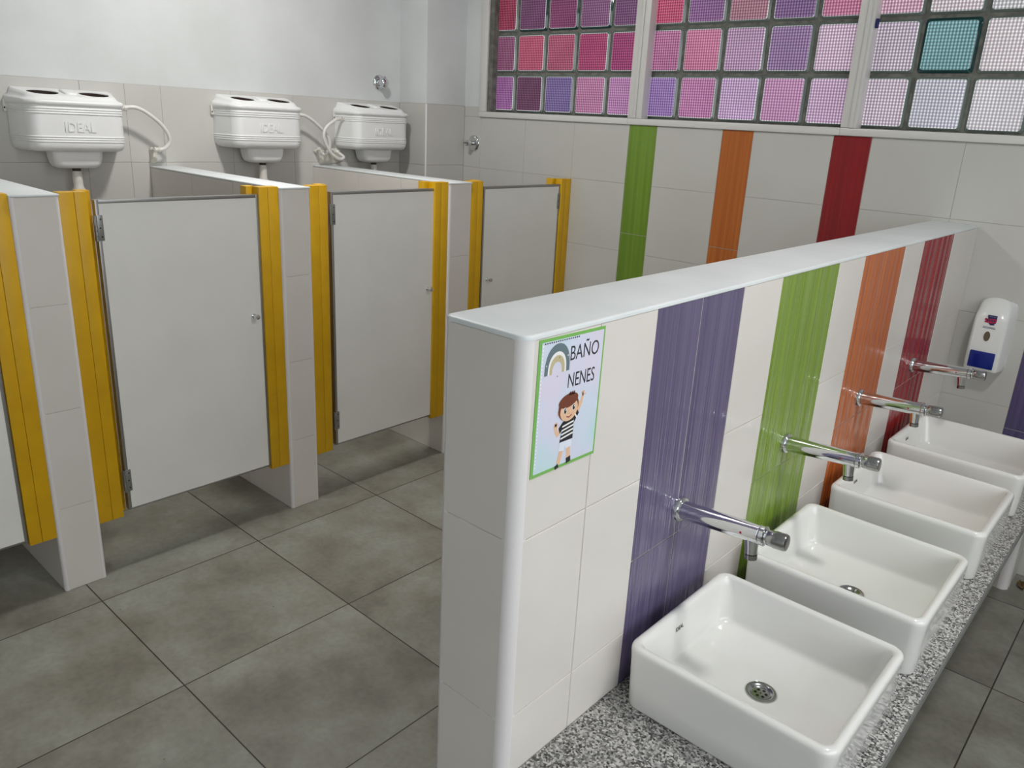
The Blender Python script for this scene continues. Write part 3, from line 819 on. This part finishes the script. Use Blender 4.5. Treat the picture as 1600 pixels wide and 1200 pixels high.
# ------------------------------------------------------------------ poster
PW, PH = .166, .224
r = root('poster', (XR, .097, 1.135), 'laminated boys bathroom poster with green border, cartoon boy and small rainbow, on the partition', 'poster')
r.rotation_euler = (math.radians(-1.0), 0, 0)


def paper_mat():
    m = mat('pale_watercolour_paper', (214, 222, 232), .25, 0, .4); nt, N, L, P = nodes(m)
    tc = N.new('ShaderNodeTexCoord'); n = N.new('ShaderNodeTexNoise'); n.inputs['Scale'].default_value = 9; n.inputs['Detail'].default_value = 2
    L.new(tc.outputs['Object'], n.inputs['Vector'])
    rr = N.new('ShaderNodeValToRGB'); e = rr.color_ramp.elements
    e[0].position = .3; e[0].color = lin((222, 216, 234)); e[1].position = .72; e[1].color = lin((190, 226, 226)); k = e.new(.5); k.color = lin((212, 222, 238))
    L.new(n.outputs['Fac'], rr.inputs['Fac']); L.new(rr.outputs['Color'], P.inputs['Base Color'])
    n2 = N.new('ShaderNodeTexNoise'); n2.inputs['Scale'].default_value = 22; L.new(tc.outputs['Object'], n2.inputs['Vector'])
    bp = N.new('ShaderNodeBump'); bp.inputs['Strength'].default_value = .25; bp.inputs['Distance'].default_value = .004; L.new(n2.outputs['Fac'], bp.inputs['Height']); L.new(bp.outputs['Normal'], P.inputs['Normal'])
    return m


M['paper'] = paper_mat()
for nme, c in dict(pgreen=(124, 186, 92), ink=(44, 46, 50), slate=(104, 122, 128), tan=(196, 184, 146), pwhite=(240, 240, 238), skin=(232, 192, 158), skin2=(205, 150, 118), hair=(118, 66, 48), shirt=(46, 44, 50), shorts=(226, 232, 244), lip=(150, 60, 56)).items():
    M[nme] = mat('print_' + nme, c, .3, 0, .3)


def at(s, t, lift): return (lift, (s - .5) * PW, (1 - t) * PH)


one('backing_sheet', 'pgreen', r, lambda q: q.box(.0004, .0014, -PW / 2, PW / 2, 0, PH), 0)
def paper(q):
    q.add([at(s, t, .0017) for s, t in ((.035, .975), (.975, .975), (.975, .022), (.035, .022))], [[0, 1, 2, 3]], 'paper')
    for k in range(34): q.add([at(.046 + a, .04 + k * .0265 + b_, .0019) for a, b_ in ((0, .016), (.014, .016), (.014, 0), (0, 0))], [[0, 1, 2, 3]], 'pwhite')
    for k in range(17): q.add([at(.07 + k * .031 + a, .028 + b_, .0019) for a, b_ in ((0, .010), (.018, .010), (.018, 0), (0, 0))], [[0, 1, 2, 3]], 'ink')
one('print', None, r, paper, 0)


def arch(q, c, base, top, ro, ri, m, lift):
    n = 26; O, I = [], []
    for i in range(n + 1):
        a = PI - PI * i / n
        for lst, rad, k in ((O, ro, 1), (I, ri, ri / ro)):
            hh = (base - top) * rad / .185
            lst.append((c + rad * math.cos(a), base - (hh if True else 0) * abs(math.sin(a)) ** .72))
    vs = [at(s, t, lift) for s, t in O + I]
    q.add(vs, [[i + 1, i, n + 1 + i, n + 2 + i] for i in range(n)], m)


def rb(q):
    arch(q, .275, .262, .048, .185, .135, 'slate', .0019)
    arch(q, .275, .262, .048, .135, .112, 'pwhite', .0019)
    arch(q, .275, .262, .048, .112, .072, 'tan', .0019)
    for s, t in ((.30, .15), (.115, .19), (.425, .15), (.285, .285)): q.add([at(s + a, t + b_, .0021) for a, b_ in ((0, .008), (.008, 0), (0, -.008), (-.008, 0))], [[0, 1, 2, 3]], 'slate' if t > .2 or s == .30 else 'pwhite')
one('rainbow', None, r, rb, 0)

mt = lambda s, t: Matrix(((0, 0, 1, .0018), (1, 0, 0, (s - .5) * PW), (0, 1, 0, (1 - t) * PH), (0, 0, 0, 1)))
text_mesh('BAÑO', .034, 'lettering', 'ink', r, mt(.685, .150), .80, .0001)
text_mesh('NENES', .034, 'lettering', 'ink', r, mt(.665, .350), .70, .0001)


def ell(q, s, t, a, b_, m, lift, rot=0., n=28, t0=0., t1=2 * PI):
    pts = []
    for k in range(n):
        g = t0 + (t1 - t0) * k / (n if t1 - t0 > 6 else n - 1); x, y = a * math.cos(g), b_ * math.sin(g)
        pts.append(at(s + x * math.cos(rot) - y * math.sin(rot) * PH / PW, t - (x * math.sin(rot) * PW / PH + y * math.cos(rot)), lift))
    q.add(pts, [list(range(n))], m)


def strip(q, P, w, m, lift):
    P = [Vector(((s - .5) * PW, (1 - t) * PH)) for s, t in P]; Lf, Rt = [], []
    for i, p in enumerate(P):
        d = (P[min(i + 1, len(P) - 1)] - P[max(i - 1, 0)]).normalized(); nrm = Vector((-d.y, d.x)); ww = (w[i] if isinstance(w, (list, tuple)) else w)
        Lf.append((lift, *(p + nrm * ww))); Rt.append((lift, *(p - nrm * ww)))
    n = len(P); q.add(Lf + Rt, [[i, n + i, n + i + 1, i + 1] for i in range(n - 1)], m)


def boy(q):
    L0 = .0019
    # legs, shorts
    strip(q, [(.455, .83), (.43, .90), (.405, .965)], .0050, 'skin', L0); strip(q, [(.545, .83), (.555, .90), (.56, .955)], .0050, 'skin', L0)
    strip(q, [(.41, .975), (.36, .99)], .0035, 'ink', .0021); strip(q, [(.53, .965), (.60, .955)], .0050, 'ink', .0021)
    q.add([at(s, t, .0020) for s, t in ((.41, .79), (.59, .79), (.60, .855), (.51, .865), (.50, .84), (.48, .875), (.40, .865))], [[0, 6, 5, 4], [0, 4, 3, 2, 1]], 'shorts')
    # arms
    strip(q, [(.60, .625), (.655, .59), (.70, .53), (.715, .49)], [.0052, .0045, .0036, .0032], 'skin', L0)
    for da in (-.5, -.2, .1, .4): strip(q, [(.715, .49), (.718 + .05 * math.sin(da), .49 - .038 * math.cos(da))], .0011, 'skin', L0)
    strip(q, [(.715, .49), (.765, .478)], .0011, 'skin', L0)
    strip(q, [(.40, .70), (.355, .735), (.33, .70), (.325, .675)], [.0048, .0042, .0036, .0034], 'skin', L0); ell(q, .325, .665, .032, .022, 'skin', .0020)
    for da in (-.5, 0, .5): strip(q, [(.325, .665), (.325 + .045 * math.sin(da), .665 - .034 * math.cos(da))], .0010, 'skin', .0020)
    # shirt with stripes, sleeves
    sh = [(.43, .645), (.585, .615), (.605, .70), (.605, .80), (.40, .80), (.42, .72)]
    q.add([at(s, t, .0021) for s, t in sh], [[0, 5, 4, 3, 2, 1]], 'shirt')
    q.add([at(s, t, .0021) for s, t in ((.43, .645), (.37, .685), (.395, .73), (.43, .70))], [[0, 1, 2, 3]], 'shirt')
    q.add([at(s, t, .0021) for s, t in ((.585, .615), (.635, .575), (.675, .615), (.605, .68))], [[0, 3, 2, 1]], 'shirt')
    for k in range(4):
        t = .672 + k * .030; q.add([at(s, t + d, .0022) for s, d in ((.425 - k * .004, .004), (.425 - k * .004, .017), (.603, -.001), (.600, -.014))], [[0, 1, 2, 3]], 'pwhite')
    q.add([at(s, t, .0022) for s, t in ((.612, .602), (.650, .640), (.642, .652), (.603, .615))], [[0, 3, 2, 1]], 'pwhite')
    # head
    strip(q, [(.50, .61), (.51, .65)], .0065, 'skin2', .0021)
    ell(q, .365, .565, .026, .026, 'skin2', .0022); ell(q, .65, .545, .026, .026, 'skin', .0022)
    ell(q, .50, .545, .155, .100, 'hair', .0023, .1); ell(q, .51, .566, .135, .083, 'skin', .0024, .1)
    ell(q, .49, .492, .148, .052, 'hair', .0025, .12)
    for s in (.50, .53, .56): strip(q, [(s, .455), (s + .012, .430)], .0016, 'hair', .0025)
    for s, t in ((.445, .563), (.575, .552)):
        ell(q, s, t, .025, .024, 'pwhite', .0026); ell(q, s + .003, t + .002, .0185, .021, 'ink', .0027); ell(q, s + .010, t - .006, .006, .007, 'pwhite', .0028)
        strip(q, [(s - .03, t - .036), (s, t - .043), (s + .03, t - .038)], .0008, 'hair', .0026)
    strip(q, [(.505, .590), (.52, .594)], .0007, 'skin2', .0026)
    strip(q, [(.475, .612), (.515, .622), (.555, .606)], .0010, 'lip', .0026)
one('boy_drawing', None, r, boy, 0)

# ------------------------------------------------------------------ light
def lamp(loc, size, power, col=(1, .965, .91)):
    l = bpy.data.lights.new('ceiling_lamp_light', 'AREA'); l.shape = 'DISK'; l.size = size; l.energy = power; l.color = col
    o = bpy.data.objects.new('ceiling_lamp_light', l); COL.objects.link(o); o.location = loc; return o


lamp((-.12, 1.00, 2.88), .22, 27, (1, .98, .95))
lamp((2.75, .80, 2.88), .22, 20, (1, .98, .95))

wld = bpy.data.worlds.new('room_daylight'); S.world = wld; wld.use_nodes = True
bg = wld.node_tree.nodes['Background']; bg.inputs['Color'].default_value = (.93, .96, 1., 1); bg.inputs['Strength'].default_value = 2.9

# ------------------------------------------------------------------ camera
yaw, pitch, roll, f = -.7123, -.3123, .0543, 1220.533
cy_, sy_, cp, sp = math.cos(yaw), math.sin(yaw), math.cos(pitch), math.sin(pitch)
F = Vector((sy_ * cp, cy_ * cp, sp)); R0 = Vector((cy_, -sy_, 0)); U0 = R0.cross(F)
R = R0 * math.cos(roll) + U0 * math.sin(roll); U = -R0 * math.sin(roll) + U0 * math.cos(roll)
cam = bpy.data.cameras.new('camera'); co_ = bpy.data.objects.new('camera', cam); COL.objects.link(co_)
co_.matrix_world = Matrix(((R.x, U.x, -F.x, 2.589), (R.y, U.y, -F.y, -.8383), (R.z, U.z, -F.z, 1.6648), (0, 0, 0, 1)))
cam.sensor_fit = 'HORIZONTAL'; cam.sensor_width = 36; cam.lens = f * 36 / 1600
cam.shift_x = -12.176 / 1600; cam.shift_y = -15.209 / 1600; cam.clip_start = .02
S.camera = co_
S.view_settings.view_transform = 'Standard'; S.view_settings.look = 'None'; S.view_settings.gamma = 1; S.view_settings.use_curve_mapping = False
S.view_settings.exposure = 0.
